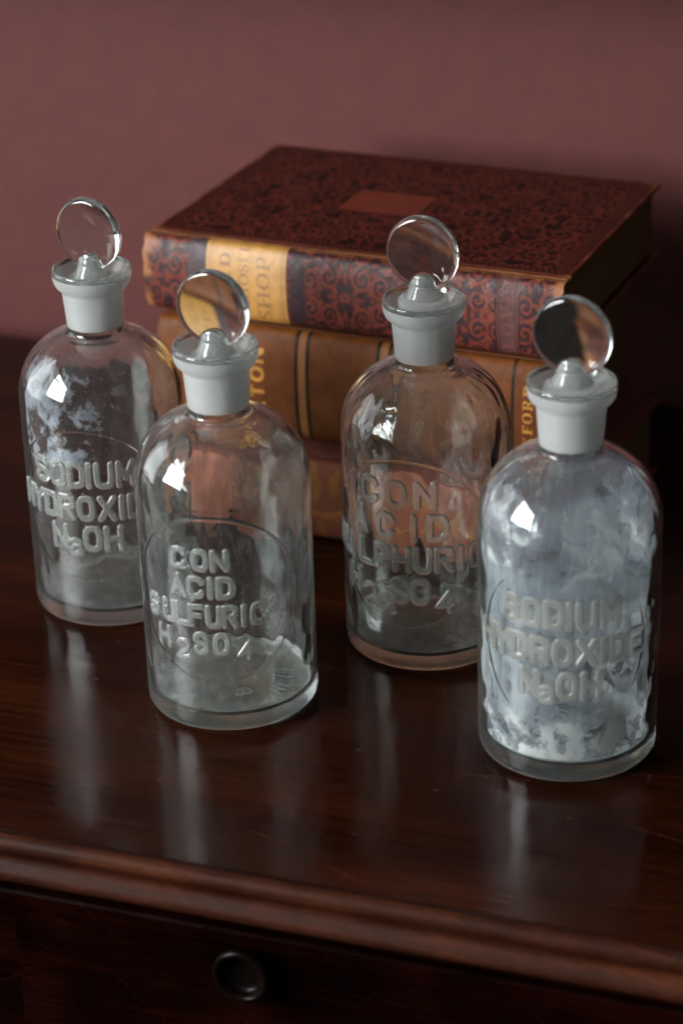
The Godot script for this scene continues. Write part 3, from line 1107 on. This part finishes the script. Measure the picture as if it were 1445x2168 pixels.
# ------------------------------------------------------------------ the wall, the window and the chest
func setting(win_at: Vector3, win_size: Vector2, along: Vector3, out: Vector3) -> void:
	var corner := Vector3(-0.151, 0, -0.88)
	var turn := Basis(Vector3.UP, TABLE_TURN)
	var wall := put("wall", chamfer_box(Vector3(-1.6, -0.80, -0.68), Vector3(2.2, 1.4, -0.560), 0.001), M.plaster, self)
	wall.transform = Transform3D(turn, corner)
	tag(wall, "plain dull mauve plaster wall behind the books", "wall", "", "structure")

	var w := thing("window", "bright window of two panes lighting the bottles from the left", "window")
	w.transform = Transform3D(Basis(out * -1.0, Vector3.UP, along), win_at)      # local x along the pane, z into the room
	var fr := std(Color(0.5, 0.5, 0.48), 0.5)
	var hx := win_size.x * 0.5
	var hy := win_size.y * 0.5
	var glow := std(Color(0.05, 0.05, 0.05), 0.4)
	glow.emission_enabled = true
	glow.emission = Color(0.955, 0.98, 1.0)
	glow.emission_energy_multiplier = 1.5
	put("pane", chamfer_box(Vector3(-hx, -hy, -0.01), Vector3(hx, hy, 0.0), 0.001), glow, w)
	for s: float in [-1.0, 1.0]:
		put("frame", chamfer_box(Vector3(s * (hx + 0.03) - 0.03, -hy - 0.06, -0.03), Vector3(s * (hx + 0.03) + 0.03, hy + 0.06, 0.05), 0.004), fr, w)
		put("frame", chamfer_box(Vector3(-hx, s * (hy + 0.03) - 0.03, -0.03), Vector3(hx, s * (hy + 0.03) + 0.03, 0.05), 0.004), fr, w)
	put("mullion", chamfer_box(Vector3(-hx, hy - 0.30, 0.016), Vector3(hx, hy - 0.255, 0.05), 0.004), fr, w)

	var unseen_floor := put("floor", chamfer_box(Vector3(-2.0, -0.84, -0.56), Vector3(2.4, -0.80, 2.2), 0.001), M.wood_dark, self)  # out of view, keeps background light from below off the drawer fronts
	unseen_floor.transform = Transform3D(turn, corner)
	tag(unseen_floor, "unseen dark floor under the chest, placed to block light from below", "floor", "", "structure")

	var shelf := thing("added_shade_shelf", "added shelf out of view, there only to shade the top of the wall", "shelf")  # added out of view to block window light from the upper wall
	shelf.transform = Transform3D(turn, corner + Vector3(0, 0.277, 0) - out * 0.5595)
	put("board", chamfer_box(Vector3(-0.9, 0.0, 0.0), Vector3(1.3, 0.02, 0.14), 0.002), M.wood_dark, shelf)
	for x: float in [-0.75, 1.15]:
		put("bracket", chamfer_box(Vector3(x - 0.01, -0.09, 0.0), Vector3(x + 0.01, -0.0005, 0.11), 0.004), M.wood_dark, shelf)

	# the chest of drawers: x along its front, z forward from the edge of the top
	var c := thing("chest_of_drawers", "dark polished mahogany chest of drawers with moulded front edge", "chest of drawers")
	c.transform = Transform3D(turn, corner)
	var prof := PackedVector2Array()
	for k in 7:            # rounded upper edge
		var a := PI * 0.5 * (1.0 - k / 6.0)
		prof.append(Vector2(0.0028 + 0.0042 * cos(a), -0.0042 + 0.0042 * sin(a)))
	for k in range(1, 22):  # hollow and lower bead in one soft wave
		var y := -0.0042 - 0.0176 * k / 21.0
		prof.append(Vector2(0.0056 + 0.0015 * cos((y + 0.0042) / 0.0142 * TAU) + 0.0008 * k / 21.0, y))
	prof.append(Vector2(0.0002, -0.0232))
	prof.append(Vector2(0.0002, 0.0))
	put("moulding", extrude(prof, -0.75, 0.95, 24, 0.42), M.wood_edge, c)
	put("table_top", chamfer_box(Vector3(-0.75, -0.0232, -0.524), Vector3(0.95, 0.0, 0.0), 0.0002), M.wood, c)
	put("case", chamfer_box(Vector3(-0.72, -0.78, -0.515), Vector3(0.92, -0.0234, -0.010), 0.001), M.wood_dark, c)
	for k in 3:
		var top := -0.0352 - 0.235 * k
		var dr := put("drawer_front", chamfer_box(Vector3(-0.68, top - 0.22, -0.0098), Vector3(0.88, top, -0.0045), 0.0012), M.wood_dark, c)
		for x: float in [0.1111, 0.72, -0.5]:
			if k == 0 and x < 0.0: continue
			knob(dr, Vector3(x - 0.0012, -0.0518 - 0.235 * k, -0.0045))

func unseen_curtained_window(at: Vector3, size: Vector2, along: Vector3, out: Vector3) -> void:  # unseen source at the left that brightens the bottle rims
	var w := thing("unseen_curtained_window", "unseen curtained window at the left, placed to brighten the left edges of the bottles", "window")
	w.transform = Transform3D(Basis(out * -1.0, Vector3.UP, along), at)
	var fr := std(Color(0.5, 0.5, 0.48), 0.5)
	var glow := std(Color(0.3, 0.3, 0.3), 0.8)
	glow.emission_enabled = true
	glow.emission = Color(0.97, 0.985, 1.0)
	glow.emission_energy_multiplier = 0.4
	var h := size * 0.5
	var q := PackedVector3Array()
	for i in 2:
		for j in 81:
			q.append(Vector3(lerpf(-h.x, h.x, j / 80.0), -h.y if i == 0 else h.y, -0.012 + 0.008 * sin(j * 0.9)))
	put("curtain", grid_mesh(q, 2, 81, PackedVector2Array()), glow, w)
	for s: float in [-1.0, 1.0]:
		put("frame", chamfer_box(Vector3(s * (h.x + 0.03) - 0.03, -h.y - 0.06, -0.05), Vector3(s * (h.x + 0.03) + 0.03, h.y + 0.06, 0.03), 0.004), fr, w)
		put("frame", chamfer_box(Vector3(-h.x, s * (h.y + 0.03) - 0.03, -0.05), Vector3(h.x, s * (h.y + 0.03) + 0.03, 0.03), 0.004), fr, w)

func knob(parent: Node, at: Vector3) -> void:
	var line := PackedVector2Array()     # (radius, forward) in mm from the stem to the dished face
	for q: Vector2 in [Vector2(6.5, 0.0), Vector2(6.2, 2.0), Vector2(6.6, 4.5), Vector2(9.0, 6.8), Vector2(11.6, 8.6), Vector2(13.0, 11.0), Vector2(13.3, 13.0), Vector2(12.9, 15.0), Vector2(11.9, 16.2), Vector2(11.0, 16.3), Vector2(10.2, 15.6), Vector2(9.6, 14.0), Vector2(9.2, 11.0), Vector2(8.6, 9.0), Vector2(6.5, 7.8), Vector2(3.5, 7.4), Vector2(0.02, 7.3)]: line.append(q)
	var q := PackedVector3Array()
	for i in line.size():
		for j in 48:
			var a := TAU * j / 48
			q.append(Vector3(cos(a) * line[i].x, sin(a) * line[i].x, line[i].y * 0.6) * MM)
	var o := put("knob", grid_mesh(q, line.size(), 48, PackedVector2Array(), true), M.knob, parent)
	o.position = at

# ------------------------------------------------------------------ books
func books() -> void:
	var cover := stamped_cover()
	var b := thing("old_book", "red brown book with black scrollwork cover and gold title label, topmost of the stack", "book", "stack of three old books")
	place_book(b, Vector3(0.1142, 0.1085, -1.1255), 24.2, 0.233)
	make_book(b, 0.233, 0.164, 0.0415, 0.0065, cover, stamped_spine(), 3)
	var arc := PackedVector2Array()
	for q in book_spine_line(0.0415, 0.0065).slice(4, 31): arc.append(q)
	put("title_label", strip(arc, 0.0372, 0.0832, 12, 0.00025), gilt_label(), b)

	b = thing("old_book", "brown leather book with gilt spine lettering and black double bands, middle of the stack", "book", "stack of three old books")
	place_book(b, Vector3(-0.093, 0.0455, -1.215) + Vector3(cos(deg_to_rad(24.0)), 0, sin(deg_to_rad(24.0))) * 0.222, 24.0, 0.222)
	var l := leather(97, Color(0.12, 0.04, 0.018))
	make_book(b, 0.222, 0.135, 0.0605, 0.0075, cloth(l[0], l[1], l[2], 0.5, 0.25, 98), milton_spine(), 5)

	b = thing("old_book", "pinkish brown book with gold leaf sprays on its spine, bottom of the stack", "book", "stack of three old books")
	place_book(b, Vector3(-0.0956, 0.0003, -1.193) + Vector3(cos(deg_to_rad(25.0)), 0, sin(deg_to_rad(25.0))) * 0.235, 25.0, 0.235)
	l = leather(99, Color(0.16, 0.055, 0.04))
	make_book(b, 0.235, 0.14, 0.0450, 0.0060, cloth(l[0], l[1], l[2], 0.55, 0.25, 100), flowered_spine(), 7)

func place_book(b: Node3D, right_corner: Vector3, deg: float, L: float) -> void:
	var a := deg_to_rad(deg)
	b.transform = Transform3D(Basis(Vector3.UP, -a), right_corner - Vector3(cos(a), 0, sin(a)) * L)

# ------------------------------------------------------------------ the four bottles and their stoppers
func row(text: String, mids: Array, width: float, low: float, high: float) -> Array:
	var out := []
	for k in text.length():
		var ch := text[k]
		out.append([ch, mids[k], 3.4 if ch == "I" else width, low, high])
	return out

func bottles() -> void:
	var old := row("CON", [-43.0, -23.0, -2.8], 10.4, 86.6, 100.6) + row("ACID", [-51.5, -31.0, -11.0, 5.2], 10.2, 70.0, 83.8) + row("SULPHURIC", [-83.0, -68.5, -48.5, -33.5, -19.5, -5.0, 9.3, 20.5, 32.5], 9.4, 53.6, 67.0) + row("HSO", [-59.5, -21.5, -7.0], 9.6, 37.0, 50.6) + row("24", [-44.5, 9.7], 9.4, 32.0, 44.4)
	var plain := row("CON", [-29.5, -14.5, -1.6], 8.2, 83.2, 94.0) + row("ACID", [-30.5, -18.5, -8.6, 1.2], 8.2, 69.4, 80.4) + row("SULFURIC", [-53.5, -39.5, -29.0, -19.2, -7.2, 3.4, 12.2, 21.8], 7.4, 54.8, 66.2) + row("HSO", [-44.5, -16.5, -2.8], 7.6, 41.0, 52.2) + row("24", [-29.3, 12.6], 7.4, 37.6, 47.6)
	var lye := row("SODIUM", [-45.0, -30.5, -16.0, -6.8, 4.0, 19.0], 9.6, 76.8, 90.7) + row("HYDROXIDE", [-65.0, -51.5, -38.5, -25.0, -10.5, 4.5, 14.8, 25.0, 38.5], 9.2, 59.3, 72.8) + row("NOH", [-32.0, -7.3, 7.6], 9.6, 42.7, 56.6) + row("a", [-20.5], 7.2, 40.4, 49.6)
	var pieces := surface_nets(Vector3(-19.4, 146.6, -12.6), Vector3(19.6, 212.6, 12.8), 0.6)
	var plug := compact(pieces[0], pieces[1], pieces[2])
	var handle := compact(pieces[0], pieces[1], pieces[3])
	var cone := compact(pieces[0], pieces[1], pieces[4])
	var lines := [
		["clear bottle reading SODIUM HYDROXIDE, bluish film peeling above the writing, no white clouding", lye, Vector3(-13, 67.0, 40.0), Vector3(-0.1162, 0.0004, -1.0970), 0.0, 0.0, -27.0, "glass disc stopper seated low in the bottle with peeling bluish film", 1.0],
		["clear greenish bottle reading CON ACID SULFURIC, dust on its bottom, foremost of the clear ones", plain, Vector3(-8, 68.0, 41.0), Vector3(-0.0534, 0.0004, -0.9928), 0.0, 0.0, -24.0, "glass disc stopper in the bottle reading SULFURIC", 1.3],
		["clear wavy bottle reading CON ACID SULPHURIC in large raised letters, before the books", old, Vector3(-19, 67.5, 42.5), Vector3(0.0407, 0.0004, -1.0422), 0.0, 4.6, -24.0, "glass disc stopper standing proud in the bottle reading SULPHURIC", 2.2],
		["SODIUM HYDROXIDE bottle clouded all over with white residue, standing apart before the books", lye, Vector3(-11, 67.0, 40.0), Vector3(0.0986, 0.0004, -0.9400), 1.5, 2.6, -26.0, "glass disc stopper in the clouded white bottle", 1.0],
	]
	for k in 4:
		var s: Array = lines[k]
		var b := make_bottle(s[1], s[2], 200 + k * 7, s[8], M.letter_clouded if k == 3 else M.letter)
		b.name = "apothecary_bottle"
		add_child(b, true)
		tag(b, s[0], "bottle", "apothecary bottles with raised lettering")
		b.position = s[3]
		b.rotation_degrees.y = s[4]
		residue(b, "residue_film", film_material(k), 11.0, 138.0)
		sediment(b, "sediment", sediment_material(k))
		var t := Node3D.new()
		t.name = "glass_stopper"
		add_child(t, true)
		tag(t, s[7], "stopper", "glass disc stoppers")
		put("ground_plug", plug, M.frost, t)
		put("disc_handle", handle, M.glass, t)
		put("stopper_cone", cone, M.cone, t)
		t.position = s[3] + Vector3(0, s[5] * MM, 0)
		t.rotation_degrees.y = s[6]
